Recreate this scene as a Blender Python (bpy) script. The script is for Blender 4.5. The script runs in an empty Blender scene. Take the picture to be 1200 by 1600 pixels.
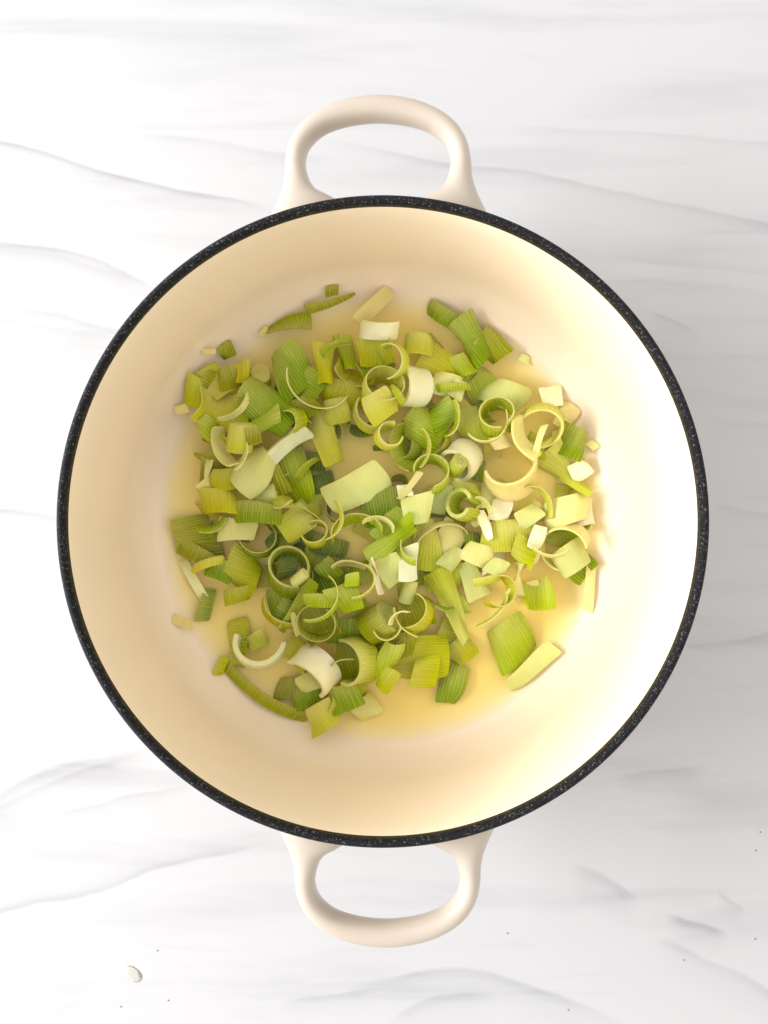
import bpy, bmesh, math, random
import numpy as np
from mathutils import Matrix, Vector

R = math.radians
scene = bpy.context.scene
col = scene.collection

# ------------------------------------------------------------------ camera
F_PX = 1563.0                      # focal length in photo pixels (photo 1200 x 1600)
Z_RIM, Z_CAM, Z_FLOOR = 0.125, 0.555, 0.012
CAM_X, CAM_Y = 0.0005, 0.0041
cam_data = bpy.data.cameras.new("camera")
cam_data.sensor_width = 36.0
cam_data.lens = 36.0 * F_PX / 1600.0
cam_data.clip_start = 0.01
cam_data.clip_end = 50
cam = bpy.data.objects.new("camera", cam_data)
cam.location = (CAM_X, CAM_Y, Z_CAM)
cam.rotation_euler = (0, 0, 0)
col.objects.link(cam)
scene.camera = cam

# ------------------------------------------------------------------ light
world = bpy.data.worlds.new("World")
scene.world = world
world.use_nodes = True
bg = world.node_tree.nodes["Background"]
bg.inputs[0].default_value = (1.0, 0.965, 0.92, 1)
bg.inputs[1].default_value = 0.80

def area_lamp(name, loc, target, sx, sy, power, colour):
    d = bpy.data.lights.new(name, 'AREA')
    d.shape = 'RECTANGLE'
    d.size, d.size_y = sx, sy
    d.energy = power
    d.color = colour
    o = bpy.data.objects.new(name, d)
    o.location = loc
    o.rotation_euler = (Vector(target) - Vector(loc)).to_track_quat('-Z', 'Y').to_euler()
    col.objects.link(o)
    return o
area_lamp("window_light", (-1.65, 0.10, 0.80), (0, 0, 0.08), 1.2, 1.1, 46, (0.98, 0.985, 1.0))

scene.render.engine = 'CYCLES'
scene.view_settings.view_transform = 'Standard'
scene.view_settings.look = 'None'
scene.view_settings.gamma = 1
scene.view_settings.exposure = 0.38
scene.view_settings.use_curve_mapping = False

# ------------------------------------------------------------------ helpers
def pix(px, py, z):
    """photo pixel -> world x, y of a point at height z"""
    s = (Z_CAM - z) / F_PX
    return CAM_X + (px - 600) * s, CAM_Y + (800 - py) * s

def obj(name, me, mat, parent=None):
    o = bpy.data.objects.new(name, me)
    if mat:
        me.materials.append(mat)
    col.objects.link(o)
    if parent:
        o.parent = parent
    return o

def tag(o, label=None, cat=None, group=None, kind=None):
    if label: o["label"] = label
    if cat: o["category"] = cat
    if group: o["group"] = group
    if kind: o["kind"] = kind
    return o

def smooth(me, ang=50):
    bm = bmesh.new(); bm.from_mesh(me)
    bmesh.ops.recalc_face_normals(bm, faces=bm.faces)
    lim = R(ang)
    for f in bm.faces: f.smooth = True
    for e in bm.edges:
        if len(e.link_faces) == 2:
            e.smooth = e.calc_face_angle(0) < lim
    bm.to_mesh(me); bm.free()
    return me

def lathe(name, prof, seg=160, closed=False):
    """prof: list of (r, z)"""
    V, Fc = [], []
    ring = []
    for r, z in prof:
        if r < 1e-6:
            ring.append([len(V)]); V.append((0, 0, z))
        else:
            ids = []
            for k in range(seg):
                a = 2 * math.pi * k / seg
                ids.append(len(V)); V.append((r * math.cos(a), r * math.sin(a), z))
            ring.append(ids)
    n = len(prof)
    for i in range(n if closed else n - 1):
        A, B = ring[i], ring[(i + 1) % n]
        for k in range(seg):
            k2 = (k + 1) % seg
            if len(A) == 1 and len(B) == 1: continue
            if len(A) == 1: Fc.append((A[0], B[k], B[k2]))
            elif len(B) == 1: Fc.append((A[k], B[0], A[k2]))
            else: Fc.append((A[k], B[k], B[k2], A[k2]))
    me = bpy.data.meshes.new(name)
    me.from_pydata(V, [], Fc)
    return smooth(me, 60)

def catmull(pts, n):
    """pts: rows of numbers; n samples through them"""
    P = np.array(pts, float)
    P = np.vstack([2 * P[0] - P[1], P, 2 * P[-1] - P[-2]])
    m = len(P) - 3
    out = []
    for i in range(n):
        t = i / (n - 1) * m
        k = min(int(t), m - 1); t -= k
        p0, p1, p2, p3 = P[k], P[k + 1], P[k + 2], P[k + 3]
        out.append(0.5 * (2 * p1 + (p2 - p0) * t + (2 * p0 - 5 * p1 + 4 * p2 - p3) * t * t
                          + (3 * p1 - p0 - 3 * p2 + p3) * t ** 3))
    return np.array(out)

# ------------------------------------------------------------------ materials
class NT:
    def __init__(self, name):
        self.m = bpy.data.materials.new(name)
        self.m.use_nodes = True
        self.t = self.m.node_tree
        self.t.nodes.clear()
        self.out = self.t.nodes.new('ShaderNodeOutputMaterial')
    def n(self, typ, **kw):
        nd = self.t.nodes.new(typ)
        for k, v in kw.items():
            if k.startswith('i_'):
                key = k[2:]
                key = int(key) if key.isdigit() else key.replace('_', ' ')
                self.set(nd.inputs[key], v)
            else:
                setattr(nd, k, v)
        return nd
    def set(self, sock, v):
        if isinstance(v, bpy.types.NodeSocket): self.t.links.new(v, sock)
        else: sock.default_value = v
    def math(self, op, a, b=0.0, c=0.0, clamp=False):
        nd = self.t.nodes.new('ShaderNodeMath'); nd.operation = op; nd.use_clamp = clamp
        self.set(nd.inputs[0], a); self.set(nd.inputs[1], b); self.set(nd.inputs[2], c)
        return nd.outputs[0]
    def maprange(self, v, a, b, c=0.0, d=1.0, smooth=False):
        nd = self.t.nodes.new('ShaderNodeMapRange')
        if smooth: nd.interpolation_type = 'SMOOTHSTEP'
        self.set(nd.inputs[0], v)
        for i, x in enumerate((a, b, c, d)): self.set(nd.inputs[i + 1], x)
        return nd.outputs[0]
    def mix(self, f, a, b, blend='MIX'):
        nd = self.t.nodes.new('ShaderNodeMix'); nd.data_type = 'RGBA'; nd.blend_type = blend
        self.set(nd.inputs[0], f); self.set(nd.inputs[6], a); self.set(nd.inputs[7], b)
        return nd.outputs[2]
    def noise(self, vec, scale, detail=3, rough=0.5, dist=0.0):
        nd = self.t.nodes.new('ShaderNodeTexNoise')
        if vec is not None: self.set(nd.inputs['Vector'], vec)
        nd.inputs['Scale'].default_value = scale
        nd.inputs['Detail'].default_value = detail
        nd.inputs['Roughness'].default_value = rough
        nd.inputs['Distortion'].default_value = dist
        return nd.outputs[0]
    def ramp(self, v, stops):
        nd = self.t.nodes.new('ShaderNodeValToRGB')
        e = nd.color_ramp.elements
        while len(e) < len(stops): e.new(0.5)
        for k, (p, c) in enumerate(stops):
            e[k].position = p
            e[k].color = c if len(c) == 4 else (*c, 1)
        self.set(nd.inputs[0], v)
        return nd.outputs[0]
    def bump(self, h, strength, dist):
        nd = self.t.nodes.new('ShaderNodeBump')
        nd.inputs['Strength'].default_value = strength
        nd.inputs['Distance'].default_value = dist
        self.set(nd.inputs['Height'], h)
        return nd.outputs[0]
    def principled(self, **kw):
        p = self.t.nodes.new('ShaderNodeBsdfPrincipled')
        for k, v in kw.items(): self.set(p.inputs[k.replace('_', ' ')], v)
        self.t.links.new(p.outputs[0], self.out.inputs['Surface'])
        return p

def mat_enamel(name, c1, c2, rough, coat=0.25):
    t = NT(name)
    tc = t.n('ShaderNodeTexCoord').outputs['Object']
    n1 = t.noise(tc, 14, 4)
    c = t.mix(t.maprange(n1, 0.35, 0.65), (*c1, 1), (*c2, 1))
    n2 = t.noise(tc, 90, 3)
    n3 = t.noise(tc, 900, 2)
    h = t.math('ADD', n2, t.math('MULTIPLY', n3, 0.25))
    ro = t.maprange(n1, 0.3, 0.7, rough - 0.05, rough + 0.06)
    t.principled(Base_Color=c, Roughness=ro, Normal=t.bump(h, 0.12, 0.0006),
                 Coat_Weight=coat, Coat_Roughness=0.12)
    return t.m

def mat_rim():
    t = NT("bare_black_rim")
    tc = t.n('ShaderNodeTexCoord').outputs['Object']
    n1 = t.noise(tc, 1100, 3, 0.6)
    n2 = t.noise(tc, 2600, 2)
    v = t.n('ShaderNodeTexVoronoi'); v.inputs['Scale'].default_value = 900
    t.set(v.inputs['Vector'], tc)
    fleck = t.maprange(n1, 0.58, 0.70)
    c = t.mix(fleck, (0.0035, 0.0037, 0.006, 1), (0.17, 0.17, 0.18, 1))
    h = t.math('ADD', n1, t.math('MULTIPLY', n2, 0.5))
    t.principled(Base_Color=c, Roughness=t.maprange(n1, 0.3, 0.7, 0.38, 0.65),
                 Normal=t.bump(h, 0.8, 0.0008), Specular_IOR_Level=0.22)
    return t.m

def mat_iron():
    t = NT("pot_foot")
    t.principled(Base_Color=(0.05, 0.05, 0.055, 1), Roughness=0.6)
    return t.m

# one row per vein of the printed marble board: points (photo px on the board), strength, width
VEINS = [
    ([(0, 222), (60, 235), (120, 256), (200, 278), (290, 300), (360, 312), (430, 330)], 0.30, 7, 1),
    ([(470, 212), (560, 228), (690, 255), (800, 268), (900, 288), (1050, 318), (1200, 352)], 0.17, 10, 1),
    ([(200, 210), (330, 222), (430, 240), (520, 246)], 0.16, 9, 1),
    ([(0, 380), (70, 388), (130, 400), (190, 425), (260, 462)], 0.24, 9, 1),
    ([(0, 392), (90, 402), (160, 424), (230, 440)], 0.12, 14, 1),
    ([(0, 478), (80, 490), (150, 512), (230, 530)], 0.14, 9, 1),
    ([(0, 500), (90, 516), (170, 527)], 0.10, 14, 1),
    ([(0, 38), (140, 34), (300, 38), (600, 52)], 0.12, 26, 1),
    ([(160, 52), (300, 56), (500, 60)], 0.08, 20, 1),
    ([(780, 192), (900, 205), (1010, 205), (1120, 218), (1200, 224)], 0.11, 8, 1),
    ([(1010, 488), (1060, 503), (1095, 520)], 0.16, 7, 1),
    ([(930, 440), (1050, 440), (1200, 462)], 0.07, 12, 1),
    ([(940, 400), (1080, 415), (1200, 428)], 0.08, 12, -1),
    ([(0, 797), (50, 803), (110, 815)], 0.20, 12, 1),
    ([(0, 1248), (40, 1222), (110, 1196), (170, 1186), (240, 1172)], 0.20, 16, 1),
    ([(0, 1264), (60, 1234), (130, 1206), (220, 1178)], 0.12, 10, 1),
    ([(60, 1275), (150, 1262), (200, 1243), (250, 1236), (300, 1222)], 0.17, 7, 1),
    ([(0, 1424), (60, 1410), (120, 1402), (170, 1390), (230, 1362), (290, 1345), (360, 1332), (440, 1312)], 0.22, 9, -1),
    ([(540, 1545), (620, 1530), (690, 1519), (740, 1518), (800, 1534), (860, 1553), (930, 1580), (990, 1606)], 0.22, 14, 1),
    ([(600, 1606), (640, 1578), (680, 1562), (730, 1556), (780, 1558)], 0.16, 14, 1),
    ([(430, 1566), (520, 1556), (600, 1542)], 0.14, 9, 1),
    ([(890, 1355), (925, 1362), (955, 1378), (1000, 1408)], 0.22, 16, 1),
    ([(1040, 1428), (1070, 1440), (1100, 1446), (1140, 1462)], 0.26, 12, 1),
    ([(1020, 1466), (1070, 1486), (1110, 1506), (1160, 1524), (1210, 1556)], 0.20, 14, 1),
    ([(1120, 1390), (1140, 1408), (1165, 1422)], 0.15, 9, 1),
    ([(960, 1214), (1040, 1206), (1110, 1200)], 0.14, 12, 1),
    ([(1060, 1010), (1130, 1004), (1210, 985)], 0.12, 9, 1),
    ([(1110, 788), (1150, 795), (1210, 808)], 0.12, 9, 1),
    ([(1100, 650), (1150, 662), (1210, 664)], 0.07, 10, 1),
    ([(0, 1130), (40, 1128), (90, 1138)], 0.09, 14, 1),
]

def mat_board():
    t = NT("printed_marble_board")
    tc = t.n('ShaderNodeTexCoord').outputs['Object']
    sx = t.n('ShaderNodeSeparateXYZ'); t.set(sx.inputs[0], tc)
    k = F_PX / Z_CAM
    px = t.math('MULTIPLY_ADD', t.math('SUBTRACT', sx.outputs[0], CAM_X), k, 600)
    py = t.math('MULTIPLY_ADD', t.math('SUBTRACT', sx.outputs[1], CAM_Y), -k, 800)
    wob = t.math('SUBTRACT', t.noise(tc, 16, 3), 0.5)
    fine = t.noise(tc, 150, 3, 0.6)
    streak_co = t.n('ShaderNodeMapping'); t.set(streak_co.inputs[0], tc)
    streak_co.inputs['Rotation'].default_value = (0, 0, R(14))
    streak_co.inputs['Scale'].default_value = (3.0, 26, 1)
    streak = t.noise(streak_co.outputs[0], 1.6, 5, 0.6, 0.4)
    pyw = t.math('MULTIPLY_ADD', wob, 16, py)
    pyw = t.math('MULTIPLY_ADD', t.math('SUBTRACT', fine, 0.5), 2.5, pyw)
    total = None
    for pts, s, w, side in VEINS:
        x0, x1 = pts[0][0], pts[-1][0]
        ys = [p[1] for p in pts]
        y0, y1 = min(ys) - 10, max(ys) + 10
        u = t.maprange(px, x0, x1)
        fc = t.t.nodes.new('ShaderNodeFloatCurve')
        cu = fc.mapping.curves[0]
        xs = [(p[0] - x0) / (x1 - x0) for p in pts]
        vs = [(p[1] - y0) / (y1 - y0) for p in pts]
        cu.points[0].location = (xs[0], vs[0]); cu.points[1].location = (xs[-1], vs[-1])
        for a, b in list(zip(xs, vs))[1:-1]: cu.points.new(a, b)
        fc.mapping.update()
        t.set(fc.inputs['Value'], u)
        g = t.math('MULTIPLY_ADD', fc.outputs[0], y1 - y0, y0)
        d = t.math('MULTIPLY', t.math('SUBTRACT', pyw, g), side)
        q = t.maprange(d, -0.5 * w, 4.5 * w)
        prof = t.ramp(q, [(0, (0, 0, 0)), (0.10, (0.85, 0.85, 0.85)), (0.16, (0.75, 0.75, 0.75)),
                          (0.32, (0.32, 0.32, 0.32)), (1, (0, 0, 0))])
        ends = t.ramp(u, [(0.0, (1, 1, 1) if x0 <= 0 else (0, 0, 0)), (0.22, (1, 1, 1)),
                          (0.75, (1, 1, 1)), (1.0, (1, 1, 1) if x1 >= 1200 else (0, 0, 0))])
        m = t.math('MULTIPLY', t.math('MULTIPLY', prof, ends), s)
        total = m if total is None else t.math('ADD', total, m)
    total = t.math('MULTIPLY', total, t.maprange(streak, 0.25, 0.65, 0.55, 1.25))
    # faint all-over streaks so that the board goes on past the drawn veins
    total = t.math('ADD', total, t.maprange(streak, 0.50, 0.78, 0.0, 0.15))
    c = t.mix(t.math('MULTIPLY', total, 1.3, clamp=True), (0.555, 0.558, 0.572, 1), (0.12, 0.12, 0.143, 1))
    t.principled(Base_Color=c, Roughness=t.maprange(fine, 0.3, 0.7, 0.42, 0.55),
                 Normal=t.bump(fine, 0.05, 0.0004))
    return t.m

def mat_leek():
    t = NT("leek_flesh")
    oi = t.n('ShaderNodeObjectInfo')
    uv = t.n('ShaderNodeUVMap').outputs[0]
    s = t.n('ShaderNodeSeparateXYZ'); t.set(s.inputs[0], uv)
    u, v = s.outputs[0], s.outputs[1]             # u in mm along the curl, v 0..1 along the stalk
    tc = t.n('ShaderNodeTexCoord').outputs['Object']
    off = t.n('ShaderNodeVectorMath', operation='ADD'); t.set(off.inputs[0], tc)
    t.set(off.inputs[1], t.math('MULTIPLY', oi.outputs['Random'], 7.0))
    no = t.noise(off.outputs[0], 160, 3)
    # veins run along the stalk, side by side round the curl
    comb = t.n('ShaderNodeCombineXYZ')
    t.set(comb.inputs[0], t.math('MULTIPLY', u, 0.62)); t.set(comb.inputs[1], t.math('MULTIPLY', v, 0.35))
    t.set(comb.inputs[2], t.math('MULTIPLY', oi.outputs['Random'], 40.0))
    vein_n = t.noise(comb.outputs[0], 1.0, 3, 0.65)
    ph = t.math('ADD', t.math('MULTIPLY', u, 4.1), t.math('MULTIPLY', vein_n, 9.0))
    sine = t.math('MULTIPLY_ADD', t.math('SINE', ph), 0.5, 0.5)
    vein = t.math('MULTIPLY', t.math('POWER', sine, 2.0), t.maprange(vein_n, 0.35, 0.6, 0.35, 1.0))
    base = oi.outputs['Color']
    at = t.n('ShaderNodeAttribute', attribute_type='OBJECT', attribute_name='rib_strength')
    rib = at.outputs['Fac']
    fade = oi.outputs['Alpha']
    pale = t.mix(0.75, base, (0.90, 0.84, 0.30, 1))
    g = t.maprange(t.math('ADD', v, t.math('MULTIPLY', t.math('SUBTRACT', no, 0.5), 0.5)), 0.15, 0.95, smooth=True)
    c = t.mix(t.math('MULTIPLY', g, fade), base, pale)
    c = t.mix(t.math('MULTIPLY', t.math('SUBTRACT', 1.0, sine), t.math('MULTIPLY', rib, 0.27)), c, t.mix(1.0, c, (0.42, 0.52, 0.3, 1), 'MULTIPLY'))
    c = t.mix(t.math('MULTIPLY', vein, t.math('MULTIPLY', rib, 0.75)), c, t.mix(0.5, c, (0.88, 0.86, 0.05, 1)))
    c = t.mix(t.maprange(no, 0.35, 0.75, 0.0, 0.35), c, t.mix(1.0, c, (0.78, 0.86, 0.45, 1), 'MULTIPLY'))
    # cut faces (v outside 0.02..0.98 or the ends) are paler
    cut = t.math('GREATER_THAN', t.math('ABSOLUTE', t.math('SUBTRACT', v, 0.5)), 0.501)
    c = t.mix(t.math('MULTIPLY', cut, 0.45), c, (0.84, 0.82, 0.34, 1))
    h = t.math('ADD', vein, t.math('MULTIPLY', no, 0.6))
    p = t.principled(Base_Color=c, Roughness=t.maprange(no, 0.3, 0.7, 0.13, 0.36),
                     Normal=t.bump(t.math('MULTIPLY', h, rib), 0.7, 0.0005))
    p.inputs['IOR'].default_value = 1.4
    p.inputs['Specular IOR Level'].default_value = 0.3
    tl = t.n('ShaderNodeBsdfTranslucent')
    t.set(tl.inputs['Color'], t.mix(0.3, c, t.mix(1.0, c, (1.0, 1.0, 0.6, 1), 'MULTIPLY')))
    mx = t.n('ShaderNodeMixShader'); t.set(mx.inputs[0], t.n('ShaderNodeAttribute', attribute_type='OBJECT', attribute_name='thinness').outputs['Fac'])
    t.set(mx.inputs[1], p.outputs[0]); t.set(mx.inputs[2], tl.outputs[0])
    t.t.links.new(mx.outputs[0], t.out.inputs['Surface'])
    return t.m

def mat_liquid():
    t = NT("thin_broth")
    tc = t.n('ShaderNodeTexCoord').outputs['Object']
    n = t.noise(tc, 45, 3)
    nrm = t.bump(n, 0.15, 0.002)
    tr = t.n('ShaderNodeBsdfTransparent')
    va = t.n('ShaderNodeVolumeAbsorption')
    va.inputs['Color'].default_value = (0.995, 0.93, 0.12, 1)
    va.inputs['Density'].default_value = 78.0
    t.t.links.new(va.outputs[0], t.out.inputs['Volume'])
    gl = t.n('ShaderNodeBsdfGlossy'); gl.inputs['Roughness'].default_value = 0.04
    t.set(gl.inputs['Normal'], nrm)
    fr = t.n('ShaderNodeFresnel'); fr.inputs[0].default_value = 1.33; t.set(fr.inputs[1], nrm)
    mx = t.n('ShaderNodeMixShader')
    geo = t.n('ShaderNodeNewGeometry')
    fac = t.math('MULTIPLY', fr.outputs[0], t.math('SUBTRACT', 1.0, geo.outputs['Backfacing']))
    t.set(mx.inputs[0], fac); t.set(mx.inputs[1], tr.outputs[0]); t.set(mx.inputs[2], gl.outputs[0])
    t.t.links.new(mx.outputs[0], t.out.inputs['Surface'])
    return t.m

M_OUT = mat_enamel("cream_enamel_outside", (0.57, 0.495, 0.415), (0.545, 0.47, 0.39), 0.30)
M_IN = mat_enamel("sand_enamel_inside", (0.94, 0.805, 0.635), (0.935, 0.79, 0.61), 0.36, 0.15)
M_RIM = mat_rim()
M_IRON = mat_iron()
M_BOARD = mat_board()
M_LEEK = mat_leek()
M_LIQ = mat_liquid()

# ------------------------------------------------------------------ tabletop
bm = bmesh.new()
bmesh.ops.create_cube(bm, size=1)
bmesh.ops.scale(bm, vec=(1.3, 1.3, 0.02), verts=bm.verts)
bmesh.ops.translate(bm, vec=(0, 0, -0.01), verts=bm.verts)
bmesh.ops.bevel(bm, geom=bm.edges[:], offset=0.003, segments=2, affect='EDGES')
me = bpy.data.meshes.new("tabletop"); bm.to_mesh(me); bm.free()
tag(obj("tabletop", me, M_BOARD), "white marble-patterned tabletop with soft grey veins under the pot", "tabletop", kind="structure")

# ------------------------------------------------------------------ pot
pot = bpy.data.objects.new("cooking_pot", None)
col.objects.link(pot)
tag(pot, "round cream enamelled cast iron pot with black rim and two loop handles", "pot")

def fillet(cx, cz, r, a0, a1, n):
    return [(cx + r * math.cos(R(a0 + (a1 - a0) * k / n)), cz + r * math.sin(R(a0 + (a1 - a0) * k / n))) for k in range(n + 1)]

INNER = [(0, Z_FLOOR), (0.03, Z_FLOOR), (0.06, Z_FLOOR), (0.08, Z_FLOOR)]
FR = 0.034
INNER += fillet(0.0985, Z_FLOOR + FR, FR, -90, -2, 14)
INNER += [(0.1337, 0.065), (0.1350, 0.085), (0.1361, 0.105), (0.1367, 0.116), (0.1375, 0.1205)]
obj("interior", lathe("interior", INNER), M_IN, pot)
OUTER = [(0, 0.0035), (0.095, 0.0035), (0.099, 0.0015), (0.105, 0.0015), (0.109, 0.005)]
OUTER += fillet(0.1085, 0.034, 0.030, -78, -2, 12)
OUTER += [(0.1390, 0.06), (0.1394, 0.09), (0.1394, 0.115), (0.1392, 0.1195)]
obj("body", lathe("body", OUTER), M_OUT, pot)
RIM = [(0.1371, 0.1190), (0.1371, 0.1226), (0.1375, 0.1238), (0.1383, 0.1247), (0.1391, 0.1250), (0.1399, 0.1247),
       (0.1407, 0.1238), (0.1411, 0.1224), (0.1410, 0.1206), (0.1404, 0.1192), (0.1394, 0.1184), (0.1382, 0.1182)]
rim_me = lathe("rim", RIM, 220, True)
rg = random.Random(5)
obj("rim", rim_me, M_RIM, pot)

# handle: swept oval along a loop; rows = (px, py, half width px, half height mm) read off the upper handle
HZ = 0.1035
HS = (Z_CAM - HZ) / F_PX
pairs = [((-178, 447), (-45, 479), 11.5), ((-171, 472), (-62, 498), 11.0), ((-163, 489), (-77, 508), 10.6), ((-156, 504), (-91, 514), 10.2),
         ((-150, 520), (-101.5, 523), 9.8), ((-146, 538), (-109, 539), 9.2), ((-144.5, 563), (-113, 562), 8.6), ((-138, 592), (-106, 586), 8.2),
         ((-120, 620), (-87, 604.5), 7.9), ((-90, 642), (-66, 614), 7.7), ((-50, 657), (-36, 621), 7.5), ((0, 663), (0, 624), 7.5)]
rows = [(*p, *q, h) for p, q, h in pairs]
rows += [(-a, b, -c, d, h) for a, b, c, d, h in rows[-2::-1]]
S = catmull(rows, 96)
def handle_mesh():
    V, Fc = [], []
    n, seg = len(S), 28
    for i in range(n):
        cx, cy = (S[i, 0] + S[i, 2]) / 2 * HS, (S[i, 1] + S[i, 3]) / 2 * HS
        dx, dy = (S[i, 0] - S[i, 2]) / 2 * HS, (S[i, 1] - S[i, 3]) / 2 * HS
        hh = S[i, 4] / 1000
        for k in range(seg):
            a = 2 * math.pi * k / seg
            ca, sa = math.cos(a), math.sin(a)
            e = 0.88
            ca = math.copysign(abs(ca) ** e, ca); sa = math.copysign(abs(sa) ** e, sa)
            V.append((cx + dx * ca, cy + dy * ca, HZ + hh * sa))
    for i in range(n - 1):
        for k in range(seg):
            k2 = (k + 1) % seg
            Fc.append((i * seg + k, i * seg + k2, (i + 1) * seg + k2, (i + 1) * seg + k))
    Fc.append(tuple(range(seg))[::-1]); Fc.append(tuple((n - 1) * seg + k for k in range(seg)))
    m = bpy.data.meshes.new("handle"); m.from_pydata(V, [], Fc)
    return smooth(m, 70)
hm = handle_mesh()
h1 = obj("handle", hm, M_OUT, pot); h1.rotation_euler.z = R(0.75)
h2 = h1.copy(); col.objects.link(h2); h2.parent = pot; h2.rotation_euler.z = R(180.75)

# ------------------------------------------------------------------ leeks
PAL = {   # linear base colours and how far one cut end fades to cream
    'white':  (0.92, 0.87, 0.62, 0.3),
    'cream':  (0.90, 0.81, 0.36, 0.7),
    'mint':   (0.82, 0.84, 0.34, 0.7),
    'pale':   (0.76, 0.77, 0.07, 0.85),
    'yellow': (0.68, 0.66, 0.001, 0.5),
    'lime':   (0.50, 0.64, 0.001, 0.6),
    'green':  (0.29, 0.45, 0.002, 0.55),
    'olive':  (0.40, 0.43, 0.002, 0.5),
    'dark':   (0.13, 0.25, 0.002, 0.35),
}
THICK = {'white': 1.9, 'cream': 1.3, 'mint': 1.1, 'pale': 0.95, 'yellow': 0.8, 'lime': 0.75, 'green': 0.65, 'olive': 0.65, 'dark': 0.6}
rng = random.Random(11)
MM = 0.001
PXM = (Z_CAM - Z_FLOOR - 0.008) / F_PX       # metres per photo pixel at the heap

def strip_grid(L, W, t, bend, spiral=0.0, taper=0.0, curve=0.0, rag=0.06, seed=0, cup=0.0, slant=1.0, twist=0.0):
    """a piece of leaf sheath: long side along x (bent in x-z), stalk direction along y. Metres."""
    r = random.Random(seed)
    nu = max(10, min(40, int(9 + abs(bend) * 6)))
    nv = 6
    P = np.zeros((nu + 1, nv + 1, 3)); N = np.zeros_like(P)
    ph = [r.uniform(0, 6.28) for _ in range(6)]
    s0, s1 = r.uniform(-.28, .28), r.uniform(-.28, .28)
    cx = cz = 0.0
    cen = []; ang = []
    for i in range(nu + 1):
        u = i / nu
        th = -bend * (u - 0.5) - spiral * ((u - 0.5) ** 2) * (1 if u > .5 else -1) + 0.10 * math.sin(5 * u + ph[0])
        cen.append((cx, cz)); ang.append(th)
        cx += math.cos(th) * L / nu; cz += math.sin(th) * L / nu
    cen = np.array(cen)
    mid = (cen.min(0) + cen.max(0)) / 2
    cen -= mid
    for i in range(nu + 1):
        u = i / nu
        w = W * (1 + taper * (u - 0.5)) * (1 + rag * math.sin(3.1 * u + ph[1]))
        w *= (0.95 if i in (0, nu) else 1.0)
        off = curve * ((u - 0.5) ** 2 - 0.08) + rag * W * 0.35 * math.sin(4.3 * u + ph[2])
        for j in range(nv + 1):
            v = j / nv
            th = ang[i]
            nx, nz = -math.sin(th), math.cos(th)
            bulge = cup * (0.25 - (v - 0.5) ** 2) + 0.03 * W * math.sin(6 * v + 5 * u + ph[3])
            bulge += twist * W * (u - 0.5) * (v - 0.5) * 2 + 0.035 * W * math.sin(9 * u + 4 * v + ph[5]) * (v - 0.3)
            skew = slant * W * (v - 0.5) * (s0 * (1 - u) + s1 * u)
            if j in (0, nv) and i in (0, nu): skew += (0.015 * L) * (1 if i == 0 else -1)
            P[i, j] = (cen[i, 0] + nx * bulge + skew * math.cos(th), (v - 0.5) * w + off, cen[i, 1] + nz * bulge + skew * math.sin(th))
            N[i, j] = (nx, 0, nz)
    return P, N, nu, nv

def strip_mesh(L, W, t, bend, **kw):
    P, N, nu, nv = strip_grid(L, W, t, bend, **kw)
    V, Fc, UV = [], [], []
    idx = lambda s, i, j: s * (nu + 1) * (nv + 1) + i * (nv + 1) + j
    for s in (0, 1):
        for i in range(nu + 1):
            for j in range(nv + 1):
                # rounded, slightly thinner at the borders
                e = 1.0
                if j in (0, nv): e *= 0.80
                if i in (0, nu): e *= 0.75
                V.append(tuple(P[i, j] + N[i, j] * (t / 2 if s == 0 else -t / 2) * e))
    def uvq(i, j): return (i / nu * L * 1000, 0.03 + 0.94 * j / nv)
    for i in range(nu):
        for j in range(nv):
            q = [(i, j), (i + 1, j), (i + 1, j + 1), (i, j + 1)]
            Fc.append(tuple(idx(0, *p) for p in q)); UV.append([uvq(*p) for p in q])
            q = q[::-1]
            Fc.append(tuple(idx(1, *p) for p in q)); UV.append([uvq(*p) for p in q])
    for i in range(nu):
        for j, vv in ((0, -0.05), (nv, 1.05)):
            Fc.append((idx(0, i, j), idx(1, i, j), idx(1, i + 1, j), idx(0, i + 1, j)) if j == 0 else
                      (idx(0, i, j), idx(0, i + 1, j), idx(1, i + 1, j), idx(1, i, j)))
            UV.append([(i / nu * L * 1000, vv)] * 4)
    for j in range(nv):
        for i in (0, nu):
            Fc.append((idx(0, i, j), idx(0, i, j + 1), idx(1, i, j + 1), idx(1, i, j)) if i == 0 else
                      (idx(0, i, j), idx(1, i, j), idx(1, i, j + 1), idx(0, i, j + 1)))
            UV.append([uvq(i, j)] * 4)
    return V, Fc, UV

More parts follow.
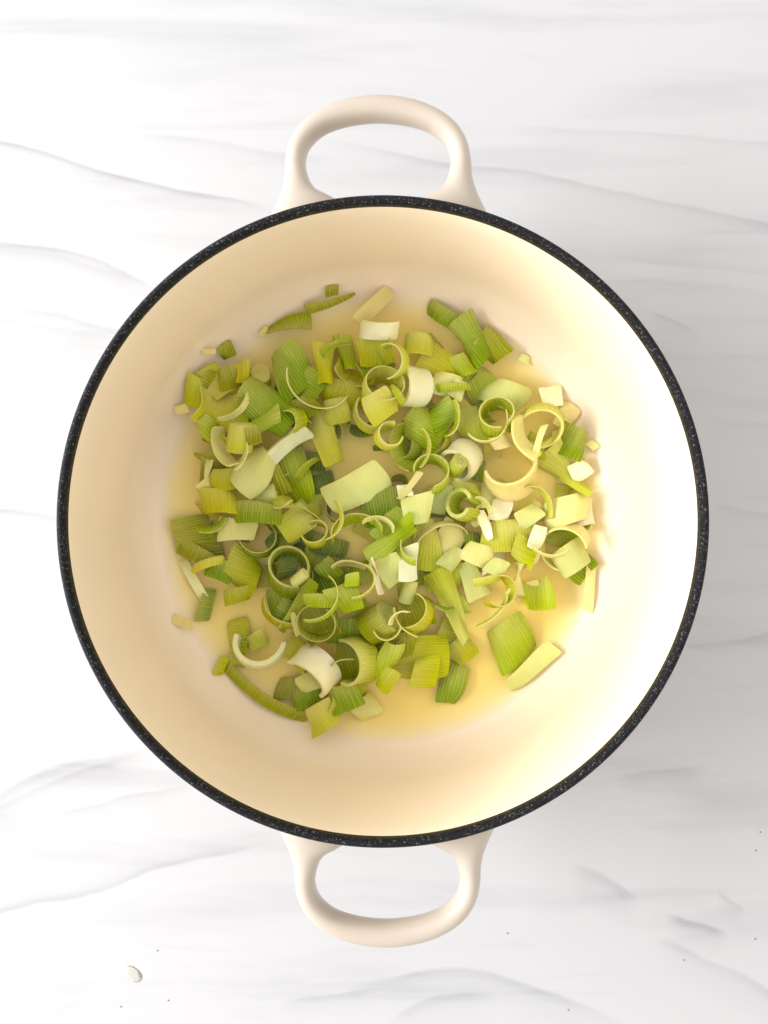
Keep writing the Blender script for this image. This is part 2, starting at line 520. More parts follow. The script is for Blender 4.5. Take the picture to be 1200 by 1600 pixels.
def core_mesh(r, L, seed=0, e=1.0):
    """solid heart of the stalk, lying along y, its cut ends showing rings"""
    rr = random.Random(seed)
    prof = [(0.0, -0.5, -.05), (0.30, -0.49, -.05), (0.36, -0.47, -.05), (0.62, -0.50, -.05), (0.68, -0.48, -.05), (0.93, -0.49, -.05), (1.0, -0.46, 0.03),
            (1.03, 0.0, 0.5), (1.0, 0.46, 0.97), (0.93, 0.49, 1.05), (0.68, 0.48, 1.05), (0.62, 0.50, 1.05), (0.36, 0.47, 1.05), (0.30, 0.49, 1.05), (0.0, 0.5, 1.05)]
    seg = 20
    V, Fc, UV = [], [], []
    sl = rr.uniform(-.15, .15)
    for a, b, vv in prof:
        for k in range(seg):
            t = 2 * math.pi * k / seg
            w = 1 + 0.05 * math.sin(2 * t + seed) + 0.03 * math.sin(3 * t + 2 * seed)
            V.append((a * r * w * math.cos(t) * e, b * L + sl * a * r * math.cos(t), a * r * w * math.sin(t)))
    for i in range(len(prof) - 1):
        for k in range(seg):
            k2 = (k + 1) % seg
            Fc.append((i * seg + k, i * seg + k2, (i + 1) * seg + k2, (i + 1) * seg + k))
            ua, ub = k / seg * 6.28 * r * 1000, (k + 1) / seg * 6.28 * r * 1000
            UV.append([(ua, prof[i][2]), (ub, prof[i][2]), (ub, prof[i + 1][2]), (ua, prof[i + 1][2])])
    return V, Fc, UV

# height map that the pieces are laid on, so that each rests on the pot or on the pieces below it
RES, HALF = 0.0008, 0.125
NG = int(2 * HALF / RES)
gx = (np.arange(NG) + 0.5) * RES - HALF
GR = np.hypot(*np.meshgrid(gx, gx, indexing='ij'))
ir = np.array([p[0] for p in INNER]); iz = np.array([p[1] for p in INNER])
H_POT = np.interp(GR, ir, iz)
H = H_POT.copy()

def sample(V, Fc):
    V = np.array(V)
    Q = np.array([f for f in Fc if len(f) == 4])
    a, b, c, d = (V[Q[:, k]] for k in range(4))
    out = [V]
    st = np.linspace(0, 1, 5)
    for s in st:
        for u in st:
            out.append((a * (1 - s) + b * s) * (1 - u) + (d * (1 - s) + c * s) * u)
    return np.vstack(out)

def cells(P):
    ij = np.clip(((P[:, :2] + HALF) / RES).astype(int), 0, NG - 1)
    key = ij[:, 0] * NG + ij[:, 1]
    zlo = np.full(NG * NG, np.inf); zhi = np.full(NG * NG, -np.inf)
    np.minimum.at(zlo, key, P[:, 2]); np.maximum.at(zhi, key, P[:, 2])
    k = np.unique(key)
    return k, zlo[k], zhi[k]

def settle(P, q):
    k, lo, hi = cells(P)
    hp = H_POT.ravel()[k]; h = H.ravel()[k]
    z = max((hp - lo).max() + 0.0003, np.quantile(h - lo, q))
    return z, k, hi

def place(kind, px, py, col_name, label, group, mesh, rotm, q=0.90):
    V, Fc, UV = mesh
    me = bpy.data.meshes.new("leek_piece")
    me.from_pydata(V, [], Fc)
    uvl = me.uv_layers.new(name="UVMap")
    k = 0
    for f, uv in zip(Fc, UV):
        for c in uv:
            uvl.data[k].uv = c; k += 1
    smooth(me, 48)
    Pl = sample(V, Fc) @ np.array(rotm.to_3x3()).T
    z = Z_FLOOR + 0.008
    for _ in range(3):
        x, y = pix(px, py, z)
        z, kk, hi = settle(Pl + np.array((x, y, 0)), q)
    Hf = H.ravel()
    Hf[kk] = np.maximum(Hf[kk], hi + z)
    o = obj(kind, me, M_LEEK)
    o.matrix_world = Matrix.Translation((x, y, z)) @ rotm.to_4x4()
    c = PAL[col_name]
    jb, jh = rng.uniform(0.86, 1.10), rng.uniform(-0.06, 0.06)
    o.color = (c[0] * jb * (1 + jh), c[1] * jb * (1 - 0.4 * jh), c[2] * jb, c[3])
    o['rib_strength'] = {'white': 0.15, 'cream': 0.25, 'mint': 0.40, 'pale': 0.65, 'yellow': 0.85}.get(col_name, 1.0)
    o['thinness'] = {'white': 0.04, 'cream': 0.14, 'mint': 0.2}.get(col_name, 0.28)
    tag(o, label, "leek", group)
    return o

WORDS = {'white': 'white', 'cream': 'creamy white', 'mint': 'pale mint green', 'pale': 'pale yellow-green',
         'yellow': 'yellow-green', 'lime': 'bright lime green', 'green': 'mid green', 'olive': 'olive green', 'dark': 'dark green'}
SEED = [100]
MARKS = [(806, 742, "the biggest creamy curl"), (845, 664, "the oval pale loop"), (722, 718, "the thick white ring"),
    (664, 668, "the folded bright lime leaf"), (596, 612, "the thin-walled pale ring"), (592, 516, "the white arched slice"),
    (656, 539, "the creamy yellow barrel slice"), (738, 530, "the dark ribbed slice"), (790, 618, "the pale arch with shiny ridge"),
    (892, 690, "the glossy bright green slice"), (886, 797, "the rolled creamy slice"), (893, 872, "the glossy pale arch"),
    (838, 928, "the cupped lime half ring"), (800, 1002, "the big diagonally ribbed square"), (706, 945, "the long pale yellow strip"),
    (666, 850, "the pale slice over lime strip"), (592, 972, "the thick olive heart"), (560, 1033, "the half ring with olive hollow"),
    (495, 1045, "the thick white half ring"), (405, 1020, "the cream C-shaped curl"), (502, 1120, "the shiny slice at the heap's tip"),
    (453, 893, "the large oval green ring"), (305, 838, "the fan-shaped olive leaf"), (370, 828, "the pale wedge slice"),
    (342, 783, "the yellow barrel-arched slice"), (397, 738, "the white-streaked pale fan"), (465, 742, "the tall ribbed lime slice"),
    (556, 762, "the largest mint slice"), (340, 640, "the large cupped pale leaf"), (418, 636, "the large arched green leaf"),
    (455, 578, "the mint-to-green square slice"), (543, 552, "the hook-like ribbed slice"), (658, 1026, "the square parallel-ribbed slice"),
    (450, 507, "the lone olive strip"), (519, 473, "the thin pointed strip"), (921, 918, "the translucent pot-wall strip"),
    (635, 700, "the thick lime curl"), (707, 1068, "the oblong dark green slice"), (322, 945, "the ribbed green stray strip")]
def beside(px, py):
    return "beside " + min(MARKS, key=lambda m: (m[0] - px) ** 2 + (m[1] - py) ** 2)[2]

def flat(px, py, L, W, rot, c, bend=0.5, tl=0, tw=0, label=None, **kw):
    """a leaf piece lying on its face. L, W in px; rot = image angle of its long side; bend > 0 arches up, < 0 cups"""
    SEED[0] += 1
    bend *= 1.6
    tl += rng.uniform(-6, 6); tw += rng.uniform(-9, 9)
    kw.setdefault('cup', rng.uniform(-0.35, 0.55) * W * PXM)
    kw.setdefault('twist', rng.choice([-1, 1]) * rng.uniform(0.1, 0.55))
    th = kw.pop('t', THICK[c]) * MM
    m = strip_mesh(L * PXM, W * PXM, th, bend, seed=SEED[0], **kw)
    rm = Matrix.Rotation(R(rot), 3, 'Z') @ Matrix.Rotation(R(tw), 3, 'X') @ Matrix.Rotation(R(tl), 3, 'Y')
    shape = ('arched leek slice' if bend > 1.6 else 'cupped leek slice' if bend < -1.6 else 'flat leek slice')
    size = 'large' if L * W > 3300 else 'small' if L * W < 900 else 'medium'
    if label is None:
        label = f"{size} {WORDS[c]} {shape} {beside(px, py)}"
    return place('leek_slice', px, py, c, label, f"{size} {WORDS[c]} {shape}s", m, rm)

def ring(px, py, r, W, c, turn=330, gap=0, tilt=0, lean=0, spiral=0, label=None, sq=1.0, **kw):
    """a leek ring or C standing on its cut edge. r, W px; gap = image angle its opening faces; leans 'tilt' towards 'lean'"""
    SEED[0] += 1
    tilt += 6
    b = R(turn)
    th = kw.pop('t', THICK[c]) * MM
    V, Fc, UV = strip_mesh(b * r * PXM, W * PXM, th, b, seed=SEED[0], spiral=spiral, rag=kw.pop('rag', 0.05), slant=0.5, **kw)
    # curl plane x-z -> horizontal; the arch's middle points along +z, i.e. the gap is at -z
    A = Matrix.Rotation(R(90), 3, 'X')            # z -> -y, y -> z
    V = [(p[0] * sq, p[1], p[2]) for p in V]
    rm = Matrix.Rotation(R(gap - 90), 3, 'Z') @ A # gap at +y before turning
    axis = Vector((-math.sin(R(lean)), math.cos(R(lean)), 0))
    rm = Matrix.Rotation(R(tilt), 3, axis) @ rm
    shape = 'leek ring' if turn > 300 else 'curled leek piece'
    size = 'large' if r > 29 else 'small'
    if label is None:
        label = f"{size} {WORDS[c]} {shape} {beside(px, py)}"
    return place('leek_ring' if turn > 300 else 'leek_curl', px, py, c, label, f"{size} {WORDS[c]} {shape}s", (V, Fc, UV), rm, q=0.86)

def core(px, py, r, L, rot, c, tilt=0, label=None, e=1.0):
    SEED[0] += 1
    m = core_mesh(r * PXM, L * PXM, SEED[0], e)
    rm = Matrix.Rotation(R(rot - 90), 3, 'Z') @ Matrix.Rotation(R(tilt), 3, 'X')
    if label is None:
        label = f"solid {WORDS[c]} leek heart {beside(px, py)}"
    return place('leek_heart', px, py, c, label, f"{WORDS[c]} leek hearts", m, rm, q=0.86)

#__LEEKS__
# --- lowest layer: pieces that fill the heap between the ones on top
HEAP = [(300, 612), (380, 575), (440, 560), (500, 530), (580, 512), (680, 535), (755, 590), (830, 620), (885, 680), (905, 760), (912, 860), (895, 915),
        (840, 935), (745, 950), (715, 1030), (600, 1045), (545, 1105), (490, 1125), (455, 1075), (470, 1010), (420, 945), (360, 915),
        (300, 862), (318, 790), (322, 720), (300, 655)]
def inside(x, y, poly):
    c = False
    for k in range(len(poly)):
        (x1, y1), (x2, y2) = poly[k - 1], poly[k]
        if (y1 > y) != (y2 > y) and x < (x2 - x1) * (y - y1) / (y2 - y1) + x1: c = not c
    return c
BARE = [(552, 716, 62, 46), (805, 750, 40, 48), (400, 945, 50, 26), (520, 585, 30, 30), (740, 985, 40, 30), (430, 1050, 34, 30), (660, 870, 20, 26)]
fr = random.Random(3)
placed = []
tries = 0
while len(placed) < 74 and tries < 6000:
    tries += 1
    x, y = fr.uniform(290, 920), fr.uniform(500, 1130)
    if not inside(x, y, HEAP): continue
    if any(((x - a) / c) ** 2 + ((y - b) / d) ** 2 < 1 for a, b, c, d in BARE): continue
    if any((x - a) ** 2 + (y - b) ** 2 < 36 ** 2 for a, b in placed): continue
    placed.append((x, y))
    if x > 740: cn = fr.choice(['pale', 'cream', 'white', 'lime', 'mint', 'cream'])
    elif y < 600: cn = fr.choice(['yellow', 'yellow', 'pale', 'lime', 'olive'])
    else: cn = fr.choice(['olive', 'yellow', 'green', 'lime', 'yellow', 'dark', 'pale'])
    if fr.random() < 0.35:
        ring(x, y, fr.uniform(17, 26), fr.uniform(20, 30), cn, turn=fr.uniform(170, 345), gap=fr.uniform(0, 360), tilt=fr.uniform(10, 50), lean=fr.uniform(0, 360))
    else:
        flat(x, y, fr.uniform(36, 62), fr.uniform(26, 40), fr.uniform(0, 360), cn, bend=fr.choice([-1, 1]) * fr.uniform(0.2, 1.6), tl=fr.uniform(-12, 12), tw=fr.uniform(-15, 15))

# --- scraps and pieces near the pot floor, at the rim of the heap
flat(450, 507, 74, 18, 192, 'olive', 0.4, taper=-0.8, rag=0.10, curve=0.006, cup=0.001, label="narrow olive green leek strip lying alone outside the heap")
flat(517, 473, 84, 12, 19, 'olive', 0.4, taper=-1.1, rag=0.12, curve=0.006, label="thin pointed olive leek strip with a tiny square on it, apart from the heap")
flat(519, 455, 20, 17, 5, 'olive', 0.2, label="tiny square olive leek scrap on a thin pointed strip")
flat(355, 549, 24, 22, 30, 'olive', 0.3, taper=0.3, label="small olive leek flake lying apart on the pot wall")
flat(330, 552, 20, 9, 0, 'cream', 0.2, t=0.6)
flat(284, 640, 22, 14, 10, 'cream', 0.2, t=0.6)
flat(412, 518, 18, 8, 60, 'cream', 0.2, t=0.6)
flat(585, 478, 70, 24, 45, 'cream', 0.3, t=0.6)
flat(820, 561, 18, 13, -25, 'cream', 0.2, t=0.8)
flat(926, 696, 17, 13, -40, 'cream', 0.2, t=0.8)
flat(286, 972, 34, 15, -20, 'cream', 0.2, t=0.6)
flat(921, 918, 74, 17, 84, 'cream', 0.3, t=0.8, label="narrow translucent cream leek strip flat against the pot wall")
flat(862, 620, 34, 34, 8, 'white', 0.2, t=0.8)
flat(884, 650, 40, 28, 60, 'cream', 0.3, t=0.9)
flat(572, 1106, 40, 34, 35, 'cream', 0.4, label="pale cream leek slice lying by itself below the heap's tip")
flat(302, 905, 70, 15, -60, 'white', 0.2, t=0.6)
flat(321, 598, 44, 14, 62, 'olive', 0.5)
flat(303, 611, 26, 48, -22, 'yellow', 0.7, label="small yellow-green leek leaf sticking out of the heap's end")
flat(362, 590, 42, 36, 10, 'olive', 0.5)
flat(380, 580, 20, 34, 10, 'yellow', 0.4)
flat(697, 495, 68, 25, -30, 'green', 0.9, tw=10, label="ribbed green leek strip pointing away from the heap towards the pot wall")
flat(768, 540, 40, 52, 40, 'olive', 0.7)
flat(738, 530, 40, 76, 45, 'green', 0.8, tl=-8, label="dark ribbed green leek slice at the edge of the heap overlapping an olive one")
flat(410, 1084, 165, 19, -33, 'olive', 0.3, curve=0.012, tw=8, label="long thin olive leek strip curving along the heap's edge")
flat(345, 1040, 30, 16, 70, 'yellow', 0.3)
flat(322, 945, 54, 21, 74, 'green', 0.3, label="ribbed green leek strip hanging out of the heap onto the bare pot floor")
flat(707, 1068, 36, 66, -12, 'green', 0.6, label="oblong dark green leek slice lying flat at the heap's edge on the pot floor")
flat(722, 1015, 42, 40, 40, 'yellow', 0.6)
flat(800, 1002, 72, 66, 38, 'lime', 0.5, taper=-0.2, label="big squarish lime green leek slice with bold diagonal ribs on the pot floor")
flat(830, 1042, 98, 27, 41, 'mint', 0.2, taper=0.15, t=0.8, label="long translucent pale green leek strip touching the big ribbed square slice")
flat(305, 838, 66, 66, 105, 'olive', 0.6, taper=-0.4, label="large fan-shaped olive leek leaf with fine ribs at the heap's edge")
flat(318, 872, 90, 26, -30, 'olive', 0.5)
flat(343, 890, 46, 34, -20, 'green', 0.5)
flat(598, 698, 32, 10, 12, 'dark', 0.2, tw=20, label="tiny dark ribbed leek scrap on the bare patch of pot floor")
flat(605, 792, 80, 54, 10, 'dark', 0.4)
flat(612, 820, 62, 36, 45, 'green', 0.5)
flat(480, 606, 60, 46, 60, 'green', 0.7)
flat(380, 892, 62, 52, 70, 'yellow', 1.0)
flat(370, 930, 42, 24, 15, 'yellow', 0.5)
flat(455, 940, 70, 46, 10, 'green', 0.5)
flat(445, 960, 50, 30, 60, 'green', 0.6)
flat(548, 985, 80, 40, 0, 'green', 0.4)
flat(505, 850, 80, 30, -15, 'dark', 0.6)
flat(520, 900, 60, 40, 20, 'dark', 0.4)
flat(485, 1084, 60, 34, 25, 'green', 0.7)
flat(540, 1090, 50, 40, 20, 'green', 0.5)
flat(658, 1026, 68, 84, 92, 'yellow', 0.35, label="big square yellow-green leek slice with straight parallel ribs at the heap's edge")
flat(664, 1050, 50, 40, 80, 'yellow', 0.4)
flat(700, 845, 60, 46, 60, 'cream', 0.5)
flat(700, 900, 60, 40, 10, 'yellow', 0.5)
flat(620, 1010, 60, 40, 10, 'olive', 0.5)
flat(770, 770, 40, 40, 10, 'cream', 0.3)
flat(335, 725, 46, 44, 10, 'olive', 0.6)
flat(470, 640, 60, 36, 30, 'olive', 0.6)
flat(540, 615, 70, 40, -10, 'yellow', 0.8)
flat(750, 600, 50, 46, 30, 'lime', 0.6)
# --- middle layer
flat(455, 578, 60, 70, 38, 'green', 0.7, label="square leek slice fading from pale mint corner to deep green")
core(408, 588, 16, 26, 80, 'yellow', tilt=70)
flat(340, 640, 84, 60, -15, 'pale', -1.5, tw=-6, label="large cupped pale green leek leaf at the end of the heap")
flat(378, 640, 50, 26, 75, 'lime', -1.0, tw=20)
flat(326, 668, 26, 40, 42, 'lime', 0.7, tw=10)
flat(345, 680, 34, 8, -40, 'lime', 0.3, tw=30)
flat(418, 636, 64, 92, 52, 'green', 1.5, tl=10, label="large arched green leek leaf curling over beside the yellow leek heart")
ring(461, 655, 17, 30, 'lime', turn=200, gap=200, tilt=25, lean=200)
flat(405, 664, 30, 64, -85, 'lime', 1.0, tl=12)
core(376, 684, 19, 44, 78, 'pale', tilt=14)
flat(409, 688, 22, 26, 10, 'olive', 0.3, t=2.2)
ring(350, 700, 36, 26, 'cream', turn=120, gap=25, tilt=40, lean=200)
flat(325, 733, 9, 32, -18, 'cream', 0.2)
flat(325, 757, 30, 20, 35, 'cream', 0.3)
flat(355, 748, 56, 36, 10, 'yellow', 0.8)
flat(342, 783, 66, 40, -4, 'yellow', 1.1, tw=-8, label="yellow-green ribbed leek slice arched like a barrel over the pot's deep edge")
core(419, 771, 17, 36, 10, 'mint', tilt=20)
ring(405, 845, 28, 26, 'green', turn=250, gap=110, tilt=14, lean=100)
ring(453, 893, 34, 40, 'green', turn=345, gap=-60, tilt=22, lean=75, sq=0.9, t=1.7, label="large oval green leek ring with pale scraps inside it")
core(468, 903, 9, 26, 40, 'mint', tilt=20)
flat(467, 945, 90, 26, 62, 'lime', 0.5, tw=40)
flat(374, 990, 46, 34, 95, 'yellow', 0.5)
flat(372, 1022, 40, 26, 80, 'yellow', 0.4)
ring(405, 1020, 37, 30, 'white', turn=200, gap=82, tilt=18, lean=82, t=3.2, label="cream C-shaped leek curl open towards a small pale cube")
flat(402, 1000, 32, 26, 28, 'pale', 0.3, t=3.0)
ring(440, 962, 38, 24, 'yellow', turn=150, gap=60, tilt=25, lean=60)
flat(463, 973, 12, 34, 30, 'mint', 0.3)
flat(496, 975, 64, 54, 20, 'olive', -1.2, tl=6)
ring(497, 968, 31, 26, 'olive', turn=330, gap=70, tilt=14, lean=250)
flat(514, 890, 30, 34, 35, 'green', 0.4, t=2.2, tl=-8)
flat(500, 938, 50, 20, 0, 'lime', 0.5)
flat(540, 934, 42, 46, 18, 'lime', 0.3, t=2.2, tw=6)
flat(550, 906, 22, 20, 10, 'lime', 0.3, t=2.2)
flat(462, 1015, 36, 36, 55, 'yellow', 0.5, tw=8)
flat(476, 1024, 12, 48, -30, 'pale', 0.2, t=1.9)
flat(545, 1032, 56, 64, 10, 'olive', -1.4)
ring(560, 1033, 37, 40, 'pale', turn=215, gap=185, tilt=42, lean=180, t=2.0, label="half ring of leek with bright ribbed rim and olive hollow")
flat(605, 1030, 30, 56, -5, 'lime', 0.8)
flat(605, 1062, 26, 36, -40, 'yellow', 0.5)
core(592, 972, 27, 46, 35, 'olive', tilt=28, label="thick solid olive leek heart with rounded cut top")
flat(648, 958, 54, 56, 20, 'olive', -0.9)
ring(650, 962, 31, 28, 'yellow', turn=200, gap=150, tilt=30, lean=140)
ring(630, 975, 60, 10, 'pale', turn=60, gap=40, tilt=5, lean=0, t=0.8)
ring(606, 990, 24, 10, 'pale', turn=140, gap=100, tilt=5, lean=0, t=0.8)
flat(838, 928, 64, 46, 2, 'lime', -1.4, tw=-20, label="cupped lime leek half ring with pale rim against the pot wall")
flat(808, 905, 10, 50, -12, 'cream', 0.2, tl=30)
ring(782, 925, 25, 24, 'yellow', turn=230, gap=160, tilt=20, lean=20, t=0.9)
ring(770, 955, 62, 12, 'pale', turn=65, gap=140, tilt=5, lean=0, t=1.0)
flat(795, 838, 86, 50, 4, 'pale', 0.5, tw=-10, label="wide pale green leek slice with cream cut edge and fine ribs")
flat(820, 862, 40, 40, 70, 'yellow', 0.5)
flat(757, 820, 14, 48, 6, 'white', 0.2)
flat(782, 796, 36, 30, 70, 'white', 0.6)
flat(826, 806, 40, 28, 30, 'mint', 0.4)
flat(905, 885, 46, 40, 50, 'green', -0.9)
ring(878, 850, 34, 30, 'cream', turn=270, gap=-40, tilt=26, lean=230, t=1.2)
flat(912, 800, 30, 44, 10, 'white', 0.4)
flat(885, 737, 36, 96, 52, 'pale', 0.6, label="long pale yellow-green leek strip beside the bright green square")
flat(905, 735, 30, 30, 30, 'white', 0.4)
flat(892, 690, 52, 50, -25, 'green', 1.0, tw=10, label="bright green glossy leek slice at the heap's edge by a pale loop")
flat(840, 697, 40, 26, -35, 'lime', 0.6)
flat(737, 664, 44, 54, 14, 'pale', 0.5, tw=8)
flat(790, 618, 82, 44, -20, 'mint', 1.7, tl=4, label="pale green arched leek slice with shiny ridge at the heap's edge")
ring(777, 652, 25, 36, 'lime', turn=352, gap=-60, tilt=20, lean=110, t=1.1)
flat(782, 690, 34, 22, 20, 'cream', 1.2, tw=20)
flat(688, 570, 46, 66, 60, 'yellow', 0.5)
flat(722, 570, 30, 34, 20, 'lime', 0.7)
flat(694, 600, 36, 38, 60, 'mint', 0.4)
flat(715, 608, 24, 30, -25, 'mint', 0.4)
ring(635, 700, 40, 40, 'lime', turn=140, gap=15, tilt=45, lean=195, label="thick lime leek curl bordering the bare patch of pot floor")
flat(682, 780, 44, 40, 70, 'mint', 0.7, tw=-10)
flat(652, 795, 46, 44, 10, 'mint', 0.4)
flat(508, 685, 36, 88, 22, 'pale', 0.4, label="long pale leek slice pointing into the bare patch of pot floor")
flat(526, 642, 36, 38, 15, 'pale', 0.4, t=2.5, tw=8)
flat(506, 568, 32, 66, -5, 'yellow', 0.7)
ring(555, 585, 38, 30, 'yellow', turn=120, gap=70, tilt=40, lean=250)
flat(543, 552, 30, 62, 0, 'lime', 1.4, tw=-12, label="ribbed lime leek slice standing out like a hook at the heap's outer side")
flat(580, 575, 44, 40, 40, 'lime', -0.9)
flat(586, 548, 56, 44, 10, 'yellow', -0.9)
flat(656, 539, 60, 32, -6, 'pale', 1.6, label="barrel-shaped creamy yellow leek slice at the heap's outer edge")
# --- upper layer
flat(465, 742, 40, 94, 22, 'lime', 0.7, tl=-4, label="tall ribbed lime leek slice beside the bare patch of pot floor")
flat(432, 745, 22, 60, 20, 'olive', 0.6)
ring(452, 695, 66, 26, 'white', turn=68, gap=-55, tilt=42, lean=128, label="slender curved cream leek strip standing on edge")
flat(397, 738, 50, 66, -52, 'mint', 1.2, taper=-0.2, tw=-4, label="pale ribbed fan of leek with white streaks on the heap")
flat(402, 802, 78, 32, -6, 'green', 0.6, tw=-10)
flat(370, 828, 62, 34, -4, 'mint', 0.6, taper=-0.4, tw=-8, label="pale cream wedge-shaped leek slice beside an open green ring")
flat(462, 817, 44, 52, -52, 'pale', 0.3, t=2.2)
ring(478, 800, 66, 16, 'green', turn=50, gap=-120, tilt=8, lean=0)
ring(494, 835, 18, 20, 'yellow', turn=300, gap=160, tilt=20, lean=100, t=1.0)
flat(482, 1066, 34, 28, 20, 'mint', 0.4)
ring(495, 1045, 34, 42, 'white', turn=205, gap=222, tilt=52, lean=222, t=2.6, label="thick white leek half ring tipped on its side")
flat(502, 1120, 52, 42, 30, 'pale', 0.8, label="pale green shiny leek slice at the tip of the heap")
flat(556, 762, 100, 50, 28, 'mint', 0.5, t=2.1, label="largest pale mint leek slice bordering the bare patch of pot floor")
ring(555, 826, 36, 30, 'lime', turn=180, gap=-75, tilt=22, lean=100)
flat(612, 846, 38, 90, 118, 'lime', 0.8, tw=-4, label="long curved lime leek strip with fine ribs in the middle of the heap")
flat(666, 850, 44, 80, -5, 'pale', 0.7, tw=6, label="pale ribbed leek slice lying across the long curved lime strip")
flat(612, 890, 48, 46, 25, 'mint', -0.7)
flat(638, 880, 30, 52, 12, 'white', 0.5)
flat(588, 900, 8, 56, 28, 'white', 0.2, t=1.9)
core(638, 925, 11, 36, 75, 'mint', tilt=8)
ring(545, 885, 42, 20, 'cream', turn=80, gap=-85, tilt=20, lean=95, t=1.3)
ring(570, 912, 28, 14, 'pale', turn=160, gap=165, tilt=15, lean=90, t=0.8)
flat(706, 945, 36, 124, 204, 'pale', 0.5, label="long pale yellow leek strip with cream end reaching towards the pot floor")
flat(738, 905, 34, 64, 212, 'mint', 0.4, label="pale mint leek slice with cream cut end leaning on the heap")
flat(705, 872, 26, 40, -30, 'mint', 0.4)
flat(746, 866, 44, 34, -22, 'mint', 0.7, t=2.2, label="shiny mint leek square lying among pale mint slices")
flat(775, 886, 28, 28, -25, 'mint', 0.4, label="little mint leek chip touching the shiny mint square")
flat(838, 840, 20, 38, -20, 'white', 0.4, tl=15)
flat(886, 797, 82, 44, 14, 'cream', 1.4, tw=-8, label="wide creamy leek slice rolled over into a curl near the pot wall")
flat(893, 872, 62, 42, 32, 'mint', 1.3, label="glossy pale green leek arch over a dark green hollow")
ring(806, 742, 41, 40, 'cream', turn=215, gap=125, tilt=30, lean=110, t=2.2, label="biggest creamy white leek curl around a bare hollow of pot floor")
ring(845, 664, 33, 26, 'pale', turn=345, gap=210, tilt=24, lean=250, sq=0.85, t=1.7, label="open oval pale yellow leek loop near the pot wall")
ring(820, 685, 52, 30, 'cream', turn=85, gap=30, tilt=40, lean=210, t=1.8, label="creamy leek curl sweeping from the oval loop to the biggest curl")
ring(722, 718, 27, 38, 'white', turn=290, gap=225, tilt=42, lean=225, t=2.6, label="thick white leek ring with green centre tipped on its side")
core(714, 728, 13, 30, 60, 'lime', tilt=50)
flat(730, 768, 42, 26, -8, 'pale', 0.8, t=2.5)
ring(724, 790, 19, 34, 'lime', turn=350, gap=0, tilt=30, lean=160, t=2.5)
flat(664, 668, 62, 70, 55, 'lime', 1.8, tw=10, label="bright lime leek leaf folded over at the top of the heap")
flat(693, 648, 44, 44, -60, 'green', 1.0, tw=12)
ring(708, 655, 34, 22, 'lime', turn=110, gap=170, tilt=8, lean=0, t=0.9)
ring(675, 740, 28, 26, 'lime', turn=260, gap=230, tilt=24, lean=90, t=1.1)
flat(632, 766, 22, 18, 5, 'white', 0.2, t=2.5)
ring(596, 612, 30, 40, 'pale', turn=345, gap=250, tilt=24, lean=70, t=0.9, label="thin-walled pale leek ring, its hollow covered by a film")
flat(593, 634, 46, 46, 30, 'pale', 0.5, t=0.9)
ring(580, 655, 35, 24, 'pale', turn=170, gap=60, tilt=15, lean=60, t=1.4)
ring(606, 682, 20, 22, 'pale', turn=270, gap=30, tilt=20, lean=40, t=1.1)
flat(592, 516, 70, 28, 0, 'white', 1.7, tw=22, t=2.6, label="white arched leek slice at the heap's outer edge beside a yellow barrel")
ring(648, 602, 30, 40, 'white', turn=190, gap=185, tilt=50, lean=180, t=2.6, label="white leek half ring tipped against the thin-walled ring")
ring(617, 562, 25, 22, 'pale', turn=220, gap=200, tilt=22, lean=180, t=0.9)
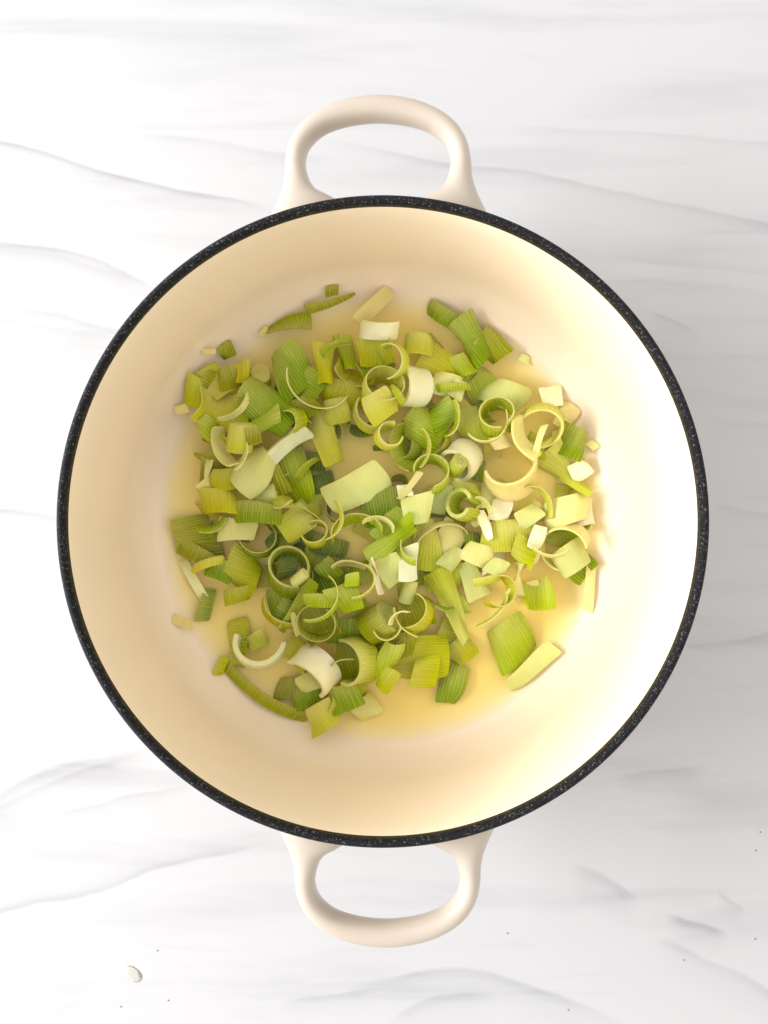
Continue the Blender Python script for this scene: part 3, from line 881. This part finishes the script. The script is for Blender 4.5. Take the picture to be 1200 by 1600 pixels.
# thin shreds and slivers of sheath lying over the heap
placed = []
while len(placed) < 26:
    x, y = fr.uniform(310, 900), fr.uniform(540, 1090)
    if not inside(x, y, HEAP) or any(((x - a) / c) ** 2 + ((y - b) / d) ** 2 < 1 for a, b, c, d in BARE): continue
    if any((x - a) ** 2 + (y - b) ** 2 < 60 ** 2 for a, b in placed): continue
    placed.append((x, y))
    cn = fr.choice(['pale', 'cream', 'mint'] if x > 720 else ['pale', 'lime', 'lime', 'green', 'cream'])
    if fr.random() < 0.6:
        ring(x, y, fr.uniform(22, 48), fr.uniform(8, 16), cn, turn=fr.uniform(60, 170), gap=fr.uniform(0, 360), tilt=fr.uniform(5, 35), lean=fr.uniform(0, 360), t=0.7)
    else:
        flat(x, y, fr.uniform(36, 60), fr.uniform(8, 14), fr.uniform(0, 360), cn, bend=fr.uniform(0.4, 1.4), tw=fr.uniform(-40, 40), t=0.6)

# ------------------------------------------------------------------ liquid on the pot floor
zl = Z_FLOOR + 0.0070
rl = float(np.interp(zl, iz[4:], ir[4:]))
prof = [(0, zl)] + [(rl * k / 8, zl) for k in range(1, 8)] + [(rl - 0.0012, zl + 0.0001), (rl + 0.0006, zl + 0.0009)]
below = [(r + 0.0004, z - 0.0006) for r, z in INNER if z < zl and r > 0.001]
prof += below[::-1] + [(0, Z_FLOOR - 0.0006)]
me = lathe("broth", prof, 128)
tag(obj("broth", me, M_LIQ), "shallow pool of clear yellow broth on the pot floor", "broth")

# ------------------------------------------------------------------ crumbs and a droplet on the board
def blob(name, px, py, rx, ry, h, mat, label, cat, group=None, seed=0):
    r = random.Random(seed)
    bm = bmesh.new()
    bmesh.ops.create_icosphere(bm, subdivisions=2, radius=1)
    for v in bm.verts:
        k = 1 + r.uniform(-.12, .12)
        v.co.x *= rx * k; v.co.y *= ry * k
        v.co.z = max(v.co.z, -0.3) * h
    for f in bm.faces: f.smooth = True
    me = bpy.data.meshes.new(name); bm.to_mesh(me); bm.free()
    o = obj(name, me, mat)
    x, y = pix(px, py, 0)
    o.location = (x, y, 0.3 * h); o.rotation_euler.z = r.uniform(-1, 0)
    tag(o, label, cat, group)
t = NT("dried_drip"); t.principled(Base_Color=(0.50, 0.50, 0.45, 1), Roughness=0.5); M_DRIP = t.m
t = NT("crumb"); t.principled(Base_Color=(0.10, 0.09, 0.08, 1), Roughness=0.7); M_CRUMB = t.m
blob("drip", 208, 1521, 0.0062, 0.0036, 0.00025, M_DRIP, "pale dried drip on the white tabletop", "drip", seed=2)
for k, (a, b) in enumerate([(263, 1563), (189, 1573), (793, 1458), (888, 1578), (1180, 1467), (1181, 1329), (1188, 1300), (1069, 1500), (246, 1485)]):
    blob("crumb", a, b, 0.00042, 0.00035, 0.0003, M_CRUMB, "tiny dark crumb on the white tabletop", "crumb", "crumbs on the tabletop", seed=k + 9)
